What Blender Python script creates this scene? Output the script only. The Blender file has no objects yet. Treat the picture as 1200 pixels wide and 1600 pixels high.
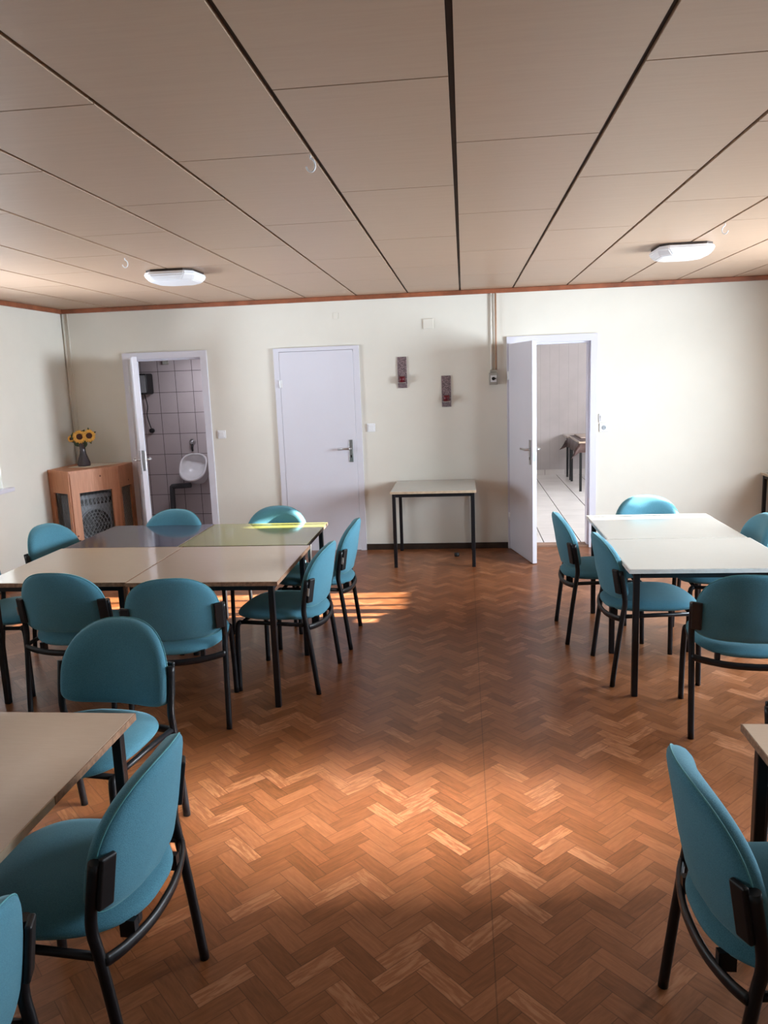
import bpy, bmesh, math, random
from mathutils import Vector, Matrix
random.seed(7)
C = bpy.context.scene.collection
scn = bpy.context.scene
PI = math.pi
D = 7.469      # back wall plane
H = 2.485      # ceiling
XL, XR, YF = -3.98, 3.52, -1.6

# ------------------------------------------------------------------ materials
def new_mat(name):
    m = bpy.data.materials.new(name); m.use_nodes = True
    nt = m.node_tree; b = nt.nodes['Principled BSDF']
    return m, nt, b
def N(nt, t, **kw):
    n = nt.nodes.new(t)
    for k, v in kw.items(): setattr(n, k, v)
    return n
def math_n(nt, op, a, b=None, c=None):
    n = nt.nodes.new('ShaderNodeMath'); n.operation = op
    for i, v in enumerate((a, b, c)):
        if v is None: continue
        if isinstance(v, (int, float)): n.inputs[i].default_value = v
        else: nt.links.new(v, n.inputs[i])
    return n.outputs[0]
def ramp(nt, fac, stops):
    r = nt.nodes.new('ShaderNodeValToRGB')
    while len(r.color_ramp.elements) < len(stops): r.color_ramp.elements.new(0.5)
    for e, (p, c) in zip(r.color_ramp.elements, stops):
        e.position = p; e.color = (*c, 1)
    nt.links.new(fac, r.inputs['Fac']); return r.outputs['Color']
def mix(nt, mode, fac, a, b):
    n = nt.nodes.new('ShaderNodeMix'); n.data_type = 'RGBA'; n.blend_type = mode
    for k, v in (('Factor', fac), ('A', a), ('B', b)):
        ins = [i for i in n.inputs if i.name == k and i.type == ('VALUE' if k == 'Factor' else 'RGBA')][0]
        if isinstance(v, (int, float)): ins.default_value = v
        elif isinstance(v, tuple): ins.default_value = (*v, 1)
        else: nt.links.new(v, ins)
    return [o for o in n.outputs if o.type == 'RGBA'][0]
def noise(nt, vec, scale, detail=4, rough=.55, dist=0):
    n = nt.nodes.new('ShaderNodeTexNoise')
    n.inputs['Scale'].default_value = scale; n.inputs['Detail'].default_value = detail
    n.inputs['Roughness'].default_value = rough; n.inputs['Distortion'].default_value = dist
    if vec is not None: nt.links.new(vec, n.inputs['Vector'])
    return n.outputs['Fac']
def objco(nt): return nt.nodes.new('ShaderNodeTexCoord').outputs['Object']
def mapping(nt, vec, scale=(1,1,1), loc=(0,0,0), rot=(0,0,0)):
    n = nt.nodes.new('ShaderNodeMapping')
    n.inputs['Scale'].default_value = scale; n.inputs['Location'].default_value = loc; n.inputs['Rotation'].default_value = rot
    nt.links.new(vec, n.inputs['Vector']); return n.outputs['Vector']
def bump(nt, b, h, strength=.2, dist=.002):
    n = nt.nodes.new('ShaderNodeBump'); n.inputs['Strength'].default_value = strength; n.inputs['Distance'].default_value = dist
    nt.links.new(h, n.inputs['Height']); nt.links.new(n.outputs['Normal'], b.inputs['Normal'])
def simple(name, col, rough=.5, metal=0, var=.12, scale=12, spec=.5, bmp=0, bscale=200):
    m, nt, b = new_mat(name)
    v = objco(nt); f = noise(nt, v, scale)
    lo = tuple(max(0, c*(1-var)) for c in col); hi = tuple(min(1, c*(1+var)) for c in col)
    nt.links.new(ramp(nt, f, [(.3, lo), (.7, hi)]), b.inputs['Base Color'])
    b.inputs['Roughness'].default_value = rough; b.inputs['Metallic'].default_value = metal
    b.inputs['Specular IOR Level'].default_value = spec
    if bmp: bump(nt, b, noise(nt, v, bscale, 2), bmp, .001)
    return m

M = {}
M['wall'] = simple('wall_paint', (.72, .70, .625), .75, var=.02, scale=3, spec=.25, bmp=.15, bscale=60)
M['white'] = simple('white_lacquer', (.66, .66, .725), .35, var=.015, scale=3)
M['whiteplastic'] = simple('white_plastic', (.80, .82, .84), .35, var=.02)
M['diffuser'] = simple('opal_diffuser', (.86, .88, .92), .3, var=.01)
M['black'] = simple('black_lacquer_steel', (.0065, .007, .009), .38, var=.2, scale=30, spec=.35)
M['blackplastic'] = simple('black_plastic', (.008, .008, .009), .45, var=.2, scale=40, spec=.35)
M['chrome'] = simple('brushed_metal', (.55, .55, .56), .28, metal=1, var=.08, scale=40)
M['trim'] = simple('brown_moulding', (.27, .085, .038), .45, var=.3, scale=8)
M['base'] = simple('dark_skirting', (.035, .022, .016), .4, var=.3)
M['dark'] = simple('shadow_gap', (.035, .020, .013), .7, var=.2)
M['conduit'] = simple('brown_pipe', (.40, .24, .15), .5, var=.1)
M['greyplastic'] = simple('grey_plastic', (.36, .35, .31), .5, var=.1)
M['sticker'] = simple('paper_sticker', (.75, .75, .74), .6, var=.1, scale=80)
M['cloth'] = simple('doily_cloth', (.72, .68, .58), .9, var=.06, scale=60, spec=.1)
M['ceramic'] = simple('ceramic', (.66, .64, .65), .22, var=.03)
M['pipegrey'] = simple('grey_drain_pipe', (.05, .05, .055), .5, var=.1)
M['heater'] = simple('heater_metal', (.17, .19, .215), .45, var=.2, scale=20)
M['meshwire'] = simple('mesh_wire', (.30, .31, .33), .45, metal=.5, var=.1)
M['browncloth'] = simple('brown_oilcloth', (.085, .045, .042), .35, var=.25, scale=15)
M['board'] = simple('beige_board', (.50, .40, .36), .5, var=.06)
M['edge_white'] = simple('white_edge', (.72, .70, .66), .45, var=.1, scale=25)
M['edge_chip'] = simple('chipboard_edge', (.30, .165, .095), .8, var=.35, scale=60)
M['edge_light'] = simple('light_edge_band', (.46, .35, .24), .6, var=.15, scale=30)
M['threshold'] = simple('threshold_wood', (.26, .15, .10), .5, var=.25)
M['soil'] = simple('wc_brown', (.14, .09, .075), .8, var=.1)

def laminate(name, col, rough, var=.03, coat=.25):
    m, nt, b = new_mat(name); v = objco(nt)
    f = noise(nt, mapping(nt, v, (3, 40, 3)), 6, 5, .6)
    nt.links.new(ramp(nt, f, [(.3, tuple(c*(1-var) for c in col)), (.7, tuple(c*(1+var) for c in col))]), b.inputs['Base Color'])
    r = noise(nt, v, 5, 3)
    mr = nt.nodes.new('ShaderNodeMapRange'); nt.links.new(r, mr.inputs['Value'])
    mr.inputs['To Min'].default_value = rough*.75; mr.inputs['To Max'].default_value = rough*1.25
    nt.links.new(mr.outputs['Result'], b.inputs['Roughness'])
    b.inputs['Coat Weight'].default_value = coat; b.inputs['Coat Roughness'].default_value = .07
    return m
M['top_beige'] = laminate('beige_laminate', (.52, .41, .315), .12)
M['top_cream'] = laminate('cream_laminate', (.41, .39, .35), .20, .015, .1)
M['top_blue'] = laminate('blue_grey_laminate', (.060, .068, .112), .12)
M['top_olive'] = laminate('olive_laminate', (.25, .25, .060), .11)

def fabric():
    m, nt, b = new_mat('teal_fabric'); v = objco(nt)
    f = noise(nt, v, 420, 2); g = noise(nt, v, 9, 3)
    c1 = ramp(nt, f, [(.3, (.052, .172, .240)), (.7, (.092, .268, .352))])
    c2 = mix(nt, 'MULTIPLY', .35, c1, ramp(nt, g, [(.3, (.78, .8, .8)), (.7, (1, 1, 1))]))
    nt.links.new(c2, b.inputs['Base Color'])
    b.inputs['Roughness'].default_value = .85; b.inputs['Specular IOR Level'].default_value = .2
    b.inputs['Sheen Weight'].default_value = .35; b.inputs['Sheen Roughness'].default_value = .5
    b.inputs['Sheen Tint'].default_value = (.5, .8, .85, 1)
    bump(nt, b, f, .35, .0015)
    return m
M['fabric'] = fabric()
M['piping'] = simple('teal_piping', (.08, .28, .31), .7, var=.1, scale=200)

def floor_mat():
    m, nt, b = new_mat('herringbone_vinyl'); v = objco(nt)
    W, n = .060, 3
    s = nt.nodes.new('ShaderNodeSeparateXYZ'); nt.links.new(v, s.inputs[0])
    x, y = s.outputs['X'], s.outputs['Y']
    k = 1/(math.sqrt(2)*W)
    u = math_n(nt, 'MULTIPLY', math_n(nt, 'ADD', x, y), k)
    w = math_n(nt, 'MULTIPLY', math_n(nt, 'SUBTRACT', y, x), k)
    i, j = math_n(nt, 'FLOOR', u), math_n(nt, 'FLOOR', w)
    fu, fw = math_n(nt, 'SUBTRACT', u, i), math_n(nt, 'SUBTRACT', w, j)
    t = math_n(nt, 'FLOORED_MODULO', math_n(nt, 'SUBTRACT', i, j), 2*n)
    hz = math_n(nt, 'LESS_THAN', t, n-.5)
    t2 = math_n(nt, 'SUBTRACT', 2*n-1, t)
    al = math_n(nt, 'ADD', math_n(nt, 'MULTIPLY', hz, math_n(nt, 'ADD', fu, t)),
                math_n(nt, 'MULTIPLY', math_n(nt, 'SUBTRACT', 1, hz), math_n(nt, 'ADD', fw, t2)))
    ac = math_n(nt, 'ADD', math_n(nt, 'MULTIPLY', hz, fw), math_n(nt, 'MULTIPLY', math_n(nt, 'SUBTRACT', 1, hz), fu))
    idx = math_n(nt, 'SUBTRACT', i, math_n(nt, 'MULTIPLY', hz, t))
    idy = math_n(nt, 'SUBTRACT', j, math_n(nt, 'MULTIPLY', math_n(nt, 'SUBTRACT', 1, hz), t2))
    cid = nt.nodes.new('ShaderNodeCombineXYZ'); nt.links.new(idx, cid.inputs[0]); nt.links.new(idy, cid.inputs[1]); nt.links.new(hz, cid.inputs[2])
    wn = nt.nodes.new('ShaderNodeTexWhiteNoise'); wn.noise_dimensions = '3D'; nt.links.new(cid.outputs[0], wn.inputs['Vector'])
    rnd = wn.outputs['Value']
    gv = nt.nodes.new('ShaderNodeCombineXYZ')
    nt.links.new(math_n(nt, 'MULTIPLY', al, .35), gv.inputs[0]); nt.links.new(math_n(nt, 'MULTIPLY', ac, 2.6), gv.inputs[1]); nt.links.new(math_n(nt, 'MULTIPLY', rnd, 60), gv.inputs[2])
    gr = noise(nt, gv.outputs[0], 2.2, 5, .6, .4)
    tone = math_n(nt, 'ADD', math_n(nt, 'MULTIPLY', rnd, .38), math_n(nt, 'ADD', math_n(nt, 'MULTIPLY', gr, .70), -.04))
    # a pale streak on some of the blocks, as printed on the vinyl
    st = math_n(nt, 'MULTIPLY', math_n(nt, 'GREATER_THAN', rnd, .86), math_n(nt, 'GREATER_THAN', gr, .50))
    tone = math_n(nt, 'ADD', tone, math_n(nt, 'MULTIPLY', st, .10))
    col = ramp(nt, tone, [(.15, (.118, .039, .012)), (.45, (.196, .069, .025)), (.72, (.272, .104, .043)), (1.0, (.42, .195, .10))])
    def edge(val, mx, wd):
        a = math_n(nt, 'LESS_THAN', val, wd); c = math_n(nt, 'GREATER_THAN', val, mx-wd); return math_n(nt, 'MAXIMUM', a, c)
    e = math_n(nt, 'MAXIMUM', edge(ac, 1, .022), edge(al, n, .022))
    seam = math_n(nt, 'LESS_THAN', math_n(nt, 'ABSOLUTE', math_n(nt, 'SUBTRACT', x, .06)), .0022)
    col = mix(nt, 'MULTIPLY', math_n(nt, 'MULTIPLY', e, .65), col, (.35, .28, .25))
    col = mix(nt, 'MULTIPLY', math_n(nt, 'MULTIPLY', seam, .45), col, (.2, .16, .14))
    nt.links.new(col, b.inputs['Base Color'])
    rr = noise(nt, v, 2.2, 4, .6)
    mr = nt.nodes.new('ShaderNodeMapRange'); nt.links.new(rr, mr.inputs['Value'])
    mr.inputs['To Min'].default_value = .20; mr.inputs['To Max'].default_value = .40
    b.inputs['Roughness'].default_value = .30
    b.inputs['Specular IOR Level'].default_value = .29
    bump(nt, b, gr, .12, .0008)
    return m
M['floor'] = floor_mat()

def ceil_mat():
    m, nt, b = new_mat('ceiling_veneer'); v = objco(nt)
    a = nt.nodes.new('ShaderNodeAttribute'); a.attribute_name = 'panel_tone'
    tone = a.outputs['Fac']
    cmb = nt.nodes.new('ShaderNodeCombineXYZ'); nt.links.new(math_n(nt, 'MULTIPLY', tone, 37), cmb.inputs[2])
    va = nt.nodes.new('ShaderNodeVectorMath'); va.operation = 'ADD'; nt.links.new(v, va.inputs[0]); nt.links.new(cmb.outputs[0], va.inputs[1])
    g1 = noise(nt, mapping(nt, va.outputs[0], (1.2, 16, 1)), 3.0, 6, .6, .6)
    g2 = noise(nt, mapping(nt, va.outputs[0], (3, 150, 1)), 3, 3, .6)
    t = math_n(nt, 'ADD', math_n(nt, 'MULTIPLY', g1, .55), math_n(nt, 'MULTIPLY', g2, .30))
    t = math_n(nt, 'ADD', t, math_n(nt, 'MULTIPLY', tone, .12))
    col = ramp(nt, t, [(.25, (.408, .278, .188)), (.5, (.44, .303, .208)), (.75, (.472, .33, .230))])
    nt.links.new(col, b.inputs['Base Color'])
    b.inputs['Roughness'].default_value = .42; b.inputs['Specular IOR Level'].default_value = .4
    return m
M['ceil'] = ceil_mat()

def wood_mat():
    m, nt, b = new_mat('pine_wood'); v = objco(nt)
    g = noise(nt, mapping(nt, v, (18, 18, 1.3)), 3, 5, .6, .5)
    k = nt.nodes.new('ShaderNodeTexVoronoi'); k.inputs['Scale'].default_value = 9; nt.links.new(v, k.inputs['Vector'])
    kn = math_n(nt, 'LESS_THAN', k.outputs['Distance'], .085)
    col = ramp(nt, g, [(.25, (.40, .165, .078)), (.75, (.58, .275, .150))])
    nt.links.new(mix(nt, 'MULTIPLY', kn, col, (.25, .15, .12)), b.inputs['Base Color'])
    b.inputs['Roughness'].default_value = .5
    return m
M['wood'] = wood_mat()

def tile_mat(name, tw, th, axes, col, joint, rough, offs=(0, 0), jw=.02, jc2=1.0):
    m, nt, b = new_mat(name); v = objco(nt)
    s = nt.nodes.new('ShaderNodeSeparateXYZ'); nt.links.new(v, s.inputs[0])
    a, c = s.outputs[axes[0]], s.outputs[axes[1]]
    fa = math_n(nt, 'DIVIDE', math_n(nt, 'ADD', a, offs[0]), tw); fc = math_n(nt, 'DIVIDE', math_n(nt, 'ADD', c, offs[1]), th)
    ja = math_n(nt, 'LESS_THAN', math_n(nt, 'FRACT', fa), jw/tw*.2); jc = math_n(nt, 'LESS_THAN', math_n(nt, 'FRACT', fc), jw/th*.2)
    j = math_n(nt, 'MAXIMUM', ja, math_n(nt, 'MULTIPLY', jc, jc2))
    f = noise(nt, v, 3)
    base = ramp(nt, f, [(.3, tuple(x*.94 for x in col)), (.7, tuple(min(1, x*1.05) for x in col))])
    nt.links.new(mix(nt, 'MIX', j, base, joint), b.inputs['Base Color'])
    b.inputs['Roughness'].default_value = rough
    return m
M['wctile'] = tile_mat('wc_wall_tile', .20, .235, ('X', 'Z'), (.46, .40, .40), (.10, .085, .085), .16, (.05, .02), .03)
M['wctile_side'] = tile_mat('wc_side_tile', .20, .235, ('Y', 'Z'), (.46, .40, .40), (.10, .085, .085), .25, (0, .02), .03)
M['kfloor'] = tile_mat('kitchen_floor_tile', .365, .365, ('X', 'Y'), (.82, .79, .79), (.05, .045, .045), .22, (-.045, .0), .05, .22)
M['kwall'] = tile_mat('kitchen_panelling', .15, 9, ('X', 'Z'), (.46, .42, .43), (.38, .35, .355), .6, (.1, 3), .03)
M['kbase'] = tile_mat('kitchen_base_tile', .33, 1, ('X', 'Z'), (.60, .56, .55), (.12, .1, .1), .3, (0, .3), .03)

def mosaic_mat():
    m, nt, b = new_mat('mosaic_plaque'); v = objco(nt)
    k = nt.nodes.new('ShaderNodeTexVoronoi'); k.inputs['Scale'].default_value = 190; nt.links.new(v, k.inputs['Vector'])
    nt.links.new(ramp(nt, k.outputs['Color'], [(.2, (.05, .035, .04)), (.45, (.20, .13, .14)), (.62, (.35, .28, .28)), (.85, (.12, .08, .09))]), b.inputs['Base Color'])
    b.inputs['Roughness'].default_value = .35; return m
M['mosaic'] = mosaic_mat()
M['redglass'] = simple('red_candle_glass', (.11, .008, .016), .25, var=.2, scale=40)
def glass_mat(name, col, rough, trans):
    m, nt, b = new_mat(name)
    f = noise(nt, objco(nt), 12)
    nt.links.new(ramp(nt, f, [(.3, tuple(c*.8 for c in col)), (.7, col)]), b.inputs['Base Color'])
    b.inputs['Roughness'].default_value = rough; b.inputs['Transmission Weight'].default_value = trans
    return m
M['vase'] = glass_mat('dark_glass', (.085, .065, .075), .12, .25)
M['petal'] = simple('sunflower_petal', (.74, .40, .07), .6, var=.25, scale=60)
M['seedhead'] = simple('sunflower_center', (.06, .018, .012), .85, var=.4, scale=150)
M['leaf'] = simple('sunflower_leaf', (.035, .065, .030), .6, var=.35, scale=40)
def pane_mat():
    m = bpy.data.materials.new('window_glass'); m.use_nodes = True; nt = m.node_tree
    nt.nodes.clear(); o = nt.nodes.new('ShaderNodeOutputMaterial'); t = nt.nodes.new('ShaderNodeBsdfTransparent'); g = nt.nodes.new('ShaderNodeBsdfGlossy')
    g.inputs['Roughness'].default_value = .02
    mx = nt.nodes.new('ShaderNodeMixShader'); f = nt.nodes.new('ShaderNodeFresnel'); f.inputs['IOR'].default_value = 1.25
    nt.links.new(f.outputs[0], mx.inputs[0]); nt.links.new(t.outputs[0], mx.inputs[1]); nt.links.new(g.outputs[0], mx.inputs[2]); nt.links.new(mx.outputs[0], o.inputs[0])
    return m
M['pane'] = pane_mat()
def blind_mat():
    m, nt, b = new_mat('blind_fabric')
    f = noise(nt, mapping(nt, objco(nt), (200, 200, 30)), 3)
    nt.links.new(ramp(nt, f, [(.3, (.74, .74, .72)), (.7, (.80, .80, .78))]), b.inputs['Base Color'])
    b.inputs['Roughness'].default_value = .8
    return m
M['blind'] = blind_mat()

# ------------------------------------------------------------------ geometry helpers
def sgnpow(c, e): return math.copysign(abs(c)**e, c)
def box(bm, x0, x1, y0, y1, z0, z1, mi=0):
    vs = [bm.verts.new(p) for p in ((x0,y0,z0),(x1,y0,z0),(x1,y1,z0),(x0,y1,z0),(x0,y0,z1),(x1,y0,z1),(x1,y1,z1),(x0,y1,z1))]
    fs = []
    for q in ((0,3,2,1),(4,5,6,7),(0,1,5,4),(1,2,6,5),(2,3,7,6),(3,0,4,7)):
        f = bm.faces.new([vs[i] for i in q]); f.material_index = mi; fs.append(f)
    return fs
def bbox(x0, x1, y0, y1, z0, z1, bev=0, seg=2):
    bm = bmesh.new(); box(bm, x0, x1, y0, y1, z0, z1)
    if bev: bmesh.ops.bevel(bm, geom=bm.edges[:], offset=bev, segments=seg, profile=.5, affect='EDGES')
    return bm
def tube(bm, pts, r, seg=10, r2=None, cap=True, smooth_n=0):
    """tube along pts; r may be a list; r2 = second radius (up-ish direction)"""
    P = [Vector(p) for p in pts]
    if smooth_n:
        Q = []
        for i in range(len(P)-1):
            p0, p1, p2, p3 = P[max(i-1,0)], P[i], P[i+1], P[min(i+2, len(P)-1)]
            for k in range(smooth_n):
                t = k/smooth_n
                Q.append(.5*((2*p1)+(-p0+p2)*t+(2*p0-5*p1+4*p2-p3)*t*t+(-p0+3*p1-3*p2+p3)*t**3))
        Q.append(P[-1]); P = Q
    rings = []
    up = None
    for i, p in enumerate(P):
        d = (P[min(i+1, len(P)-1)]-P[max(i-1, 0)]).normalized()
        if up is None:
            up = Vector((0,0,1)) if abs(d.z) < .9 else Vector((0,1,0))
        side = d.cross(up).normalized(); up = side.cross(d).normalized()
        rr = r[i] if isinstance(r, (list, tuple)) else r
        ru = r2 if r2 else rr
        rings.append([bm.verts.new(p+side*math.cos(2*PI*k/seg)*rr+up*math.sin(2*PI*k/seg)*ru) for k in range(seg)])
    for a, b in zip(rings, rings[1:]):
        for k in range(seg):
            f = bm.faces.new((a[k], a[(k+1)%seg], b[(k+1)%seg], b[k])); f.smooth = True
    if cap:
        bm.faces.new(rings[0]); bm.faces.new(rings[-1][::-1])
def lathe(bm, prof, seg=24, c=(0,0,0), axis='Z', cap=True):
    rings = []
    for r, h in prof:
        ring = []
        for k in range(seg):
            a = 2*PI*k/seg; q = (r*math.cos(a), r*math.sin(a), h)
            if axis == 'Y': q = (q[0], -q[2], q[1])
            if axis == 'X': q = (q[2], q[0], q[1])
            ring.append(bm.verts.new((c[0]+q[0], c[1]+q[1], c[2]+q[2])))
        rings.append(ring)
    for a, b in zip(rings, rings[1:]):
        for k in range(seg):
            f = bm.faces.new((a[k], a[(k+1)%seg], b[(k+1)%seg], b[k])); f.smooth = True
    if cap:
        bm.faces.new(rings[0][::-1]); bm.faces.new(rings[-1])
def prism(bm, poly, z0, z1):
    a = [bm.verts.new((x, y, z0)) for x, y in poly]; b = [bm.verts.new((x, y, z1)) for x, y in poly]
    bm.faces.new(a[::-1]); bm.faces.new(b)
    for i in range(len(poly)):
        j = (i+1) % len(poly); bm.faces.new((a[i], a[j], b[j], b[i]))
def obar(bm, p0, p1, w, z0, z1):
    """upright board between plan points p0 and p1, thickness w centred on the line"""
    d = Vector((p1[0]-p0[0], p1[1]-p0[1])).normalized(); n = Vector((-d.y, d.x))*w/2
    prism(bm, [(p0[0]+n.x, p0[1]+n.y), (p0[0]-n.x, p0[1]-n.y), (p1[0]-n.x, p1[1]-n.y), (p1[0]+n.x, p1[1]+n.y)], z0, z1)

def obj(name, bm, mat, parent=None, loc=None, mats=None, smooth=False, wn=False):
    bmesh.ops.recalc_face_normals(bm, faces=bm.faces[:])
    me = bpy.data.meshes.new(name); bm.to_mesh(me); bm.free()
    for m in (mats or [mat]): me.materials.append(M[m] if isinstance(m, str) else m)
    if smooth:
        for p in me.polygons: p.use_smooth = True
    o = bpy.data.objects.new(name, me); C.objects.link(o)
    if parent: o.parent = parent
    if loc: o.location = loc
    return o
def tag(o, label, cat, group=None):
    o['label'] = label; o['category'] = cat
    if group: o['group'] = group
    return o
def thing(name, label, cat, loc=(0,0,0), rz=0, group=None):
    o = bpy.data.objects.new(name, None); C.objects.link(o); o.empty_display_size = .1
    o.location = loc; o.rotation_euler = (0, 0, rz); return tag(o, label, cat, group)
def struct(name, bm, mat, mats=None, label=None):
    o = obj(name, bm, mat, mats=mats); o['kind'] = 'structure'
    if label: o['label'] = label
    return o
def copy_tree(o, parent=None):
    c = o.copy(); C.objects.link(c); c.parent = parent
    for ch in list(o.children): copy_tree(ch, c)
    return c

# ------------------------------------------------------------------ shell
bm = bmesh.new(); box(bm, XL-.3, XR+.3, YF-.2, D+.14, -.12, 0); struct('floor', bm, 'floor')

def wall_y(name, y0, y1, x0, x1, z1, holes, mat='wall'):
    """wall in the XZ direction with rectangular holes (xa, xb, za, zb)"""
    bm = bmesh.new(); xs = x0
    for xa, xb, za, zb in sorted(holes):
        box(bm, xs, xa, y0, y1, 0, z1)
        if za > 0: box(bm, xa, xb, y0, y1, 0, za)
        box(bm, xa, xb, y0, y1, zb, z1); xs = xb
    box(bm, xs, x1, y0, y1, 0, z1)
    return struct(name, bm, mat)
def wall_x(name, x0, x1, y0, y1, z1, holes, mat='wall'):
    bm = bmesh.new(); ys = y0
    for ya, yb, za, zb in sorted(holes):
        box(bm, x0, x1, ys, ya, 0, z1)
        if za > 0: box(bm, x0, x1, ya, yb, 0, za)
        box(bm, x0, x1, ya, yb, zb, z1); ys = yb
    box(bm, x0, x1, ys, y1, 0, z1)
    return struct(name, bm, mat)
WT = .14
wall_y('wall_back', D, D+WT, XL, XR, H+.03, [(-3.30, -2.56, 0, 1.985), (-1.80, -1.045, 0, 1.99), (.445, 1.195, 0, 1.985)])
WL = [(4.45, 6.17, .88, 2.12), (1.0, 3.0, .88, 2.12)]
WR = [(4.25, 6.25, .92, 2.17), (2.30, 3.30, .92, 2.17)]
wall_x('wall_left', XL-.28, XL, YF, D+WT, H+.03, WL)
wall_x('wall_right', XR, XR+.28, YF, D+WT, H+.03, WR)
wall_y('wall_front', YF-.15, YF, XL, XR, H+.03, [])

# ceiling: dark backing with veneered panels laid in rows along the room, joints staggered
bm = bmesh.new()
box(bm, XL-.3, XR+.3, YF-.2, D+WT, H+.012, H+.10, 1)
lay = bm.faces.layers.float.new('panel_tone')
PW, PL = .4912, 1.188
for k in range(-9, 8):
    xa = -.017+k*PW; xb = xa+PW
    ga = .0085
    y = 2.195 if k % 2 else 2.790
    y -= 4*PL
    while y < D:
        ya, yb = max(y, YF), min(y+PL, D)
        if yb-ya > .02 and xb > XL and xa < XR:
            t = random.random()
            for f in box(bm, max(xa+ga, XL), min(xb-ga, XR), ya+.003, yb-.003, H, H+.012, 0): f[lay] = t
        y += PL
struct('ceiling', bm, 'ceil', mats=['ceil', 'dark'])

def trim_y(name, x0, x1, y0, y1, z0, z1, mat):
    return struct(name, bbox(x0, x1, y0, y1, z0, z1, .006), mat)
trim_y('trim_1', XL, XR, D-.028, D, H-.042, H, 'trim')
trim_y('trim_2', XL, XL+.028, YF, D-.028, H-.042, H, 'trim')
trim_y('trim_3', XR-.028, XR, YF, D-.028, H-.042, H, 'trim')
bm = bmesh.new()
for xa, xb in ((XL, -3.375), (-2.515, -1.84), (-.995, .41), (1.25, XR)): box(bm, xa, xb, D-.014, D, 0, .058)
struct('baseboard_back', bm, 'base')
bm = bmesh.new(); box(bm, XL, XL+.014, YF, D-.014, 0, .058); struct('baseboard_left', bm, 'base')
bm = bmesh.new(); box(bm, XR-.014, XR, YF, D-.014, 0, .058); struct('baseboard_right', bm, 'base')

# ------------------------------------------------------------------ windows
def window_x(name, xin, sgn, ya, yb, za, zb, nm):
    """window in a side wall, sgn -1 = left wall (outwards is -x)"""
    w = bmesh.new(); xo = xin+sgn*.17
    x0, x1 = sorted((xo, xo+sgn*.06)); fw = .06
    box(w, x0, x1, ya, yb, za, za+fw); box(w, x0, x1, ya, yb, zb-fw, zb)
    ys = [ya + (yb-ya)*i/nm for i in range(nm+1)]
    for i, y in enumerate(ys):
        a = y if i == 0 else (y-fw if i == nm else y-fw/2); box(w, x0, x1, a, a+fw, za, zb)
    o = obj(name, w, 'white'); o['kind'] = 'structure'
    for i in range(nm):
        g = bmesh.new(); box(g, xo+sgn*.028-.003, xo+sgn*.028+.003, ys[i]+.03, ys[i+1]-.03, za+.05, zb-.05); obj('window_pane', g, 'pane', o)
    s0, s1 = sorted((xin-sgn*.055, xin+sgn*.17))
    obj('window_sill', bbox(s0, s1, ya-.06, yb+.09, za-.035, za, .006), 'white', o)
    return o
window_x('window_1', XL, -1, *WL[0], 2); window_x('window_2', XL, -1, *WL[1], 2)
w3 = window_x('window_3', XR, 1, *WR[0], 2)
bm = bmesh.new(); box(bm, XR+.175, XR+.225, 5.28, 6.20, .975, 1.125); obj('sun_block_panel', bm, 'white', w3)  # unseen panel added low in the sash to cut off the sun beam
window_x('window_4', XR, 1, *WR[1], 1)
# venetian blinds in the left windows: tilted slats
for (ya, yb, za, zb), lb in zip(WL, ('white venetian blind in the left window beside the corner heater cabinet', 'white venetian blind in the left window nearest the camera')):
    t = thing('venetian_blind', lb, 'blind', (XL-.08, (ya+yb)/2, zb), 0, 'venetian blinds in the left windows')
    s = bmesh.new(); n = 17; hh = zb-za
    for i in range(n):
        z = -.05-i*(hh-.08)/n
        w = .034; a = R_ = math.radians(32)
        p = [(-w*math.cos(a), -w*math.sin(a)), (w*math.cos(a), w*math.sin(a))]
        y0, y1 = -(yb-ya)/2+.02, (yb-ya)/2-.02
        vs = [s.verts.new((px, yy, z+pz+dz)) for (px, pz) in p for yy in (y0, y1) for dz in (-.001, .001)]
        for q in ((0,2,3,1), (4,5,7,6), (0,4,6,2), (1,3,7,5), (0,1,5,4), (2,6,7,3)): s.faces.new([vs[k] for k in q])
    obj('slats', s, 'blind', t)
    obj('head_rail', bbox(-.03, .03, -(yb-ya)/2+.01, (yb-ya)/2-.01, -.035, -.001), 'whiteplastic', t)
# vertical lamella blinds in the right windows, one partly drawn aside, one added against sun
def lamella_blind(lb, ya, yb, za, zb, ys, turned):
    t = thing('vertical_blind', lb, 'blind', (XR+.08, ya, zb), 0, 'vertical blinds in the right windows')
    obj('head_rail', bbox(-.025, .025, .01, yb-ya-.01, -.04, -.001), 'whiteplastic', t)
    for y0, y1, zbot in ys:
        m_ = bmesh.new(); box(m_, -.002, .002, y0-ya, y1-ya, zbot-zb, -.04); obj('lamella', m_, 'blind', t)
    for y in turned:
        m_ = bmesh.new(); box(m_, -.06, .06, y-ya-.018, y-ya+.018, za+.02-zb, -.04); obj('lamella', m_, 'blind', t)
ys = []
y = 4.252
while y < 5.30:
    ys.append((y, min(y+.128, 5.335), .935)); y += .127
for i, (a, b, c) in enumerate(ys):
    if a < 4.77 < b: ys[i] = (a, b, 1.10)
ys.append((4.64, 4.757, .935)); ys.append((4.79, 4.90, .935))
ys.append((6.085, 6.165, .935)); ys.append((6.165, 6.248, .935))
lamella_blind('white vertical blind in the right window by the back wall, half drawn aside', *WR[0], ys, (5.445, 5.60, 5.745, 5.93))
ys4 = []
y = 2.305
while y < 3.28: ys4.append((y, min(y+.128, 3.297), .935)); y += .127
lamella_blind('unseen vertical blind added to block the sun at the right window near the camera', *WR[1], ys4, ())  # closed blind added only to keep direct sun out of this window

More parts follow.
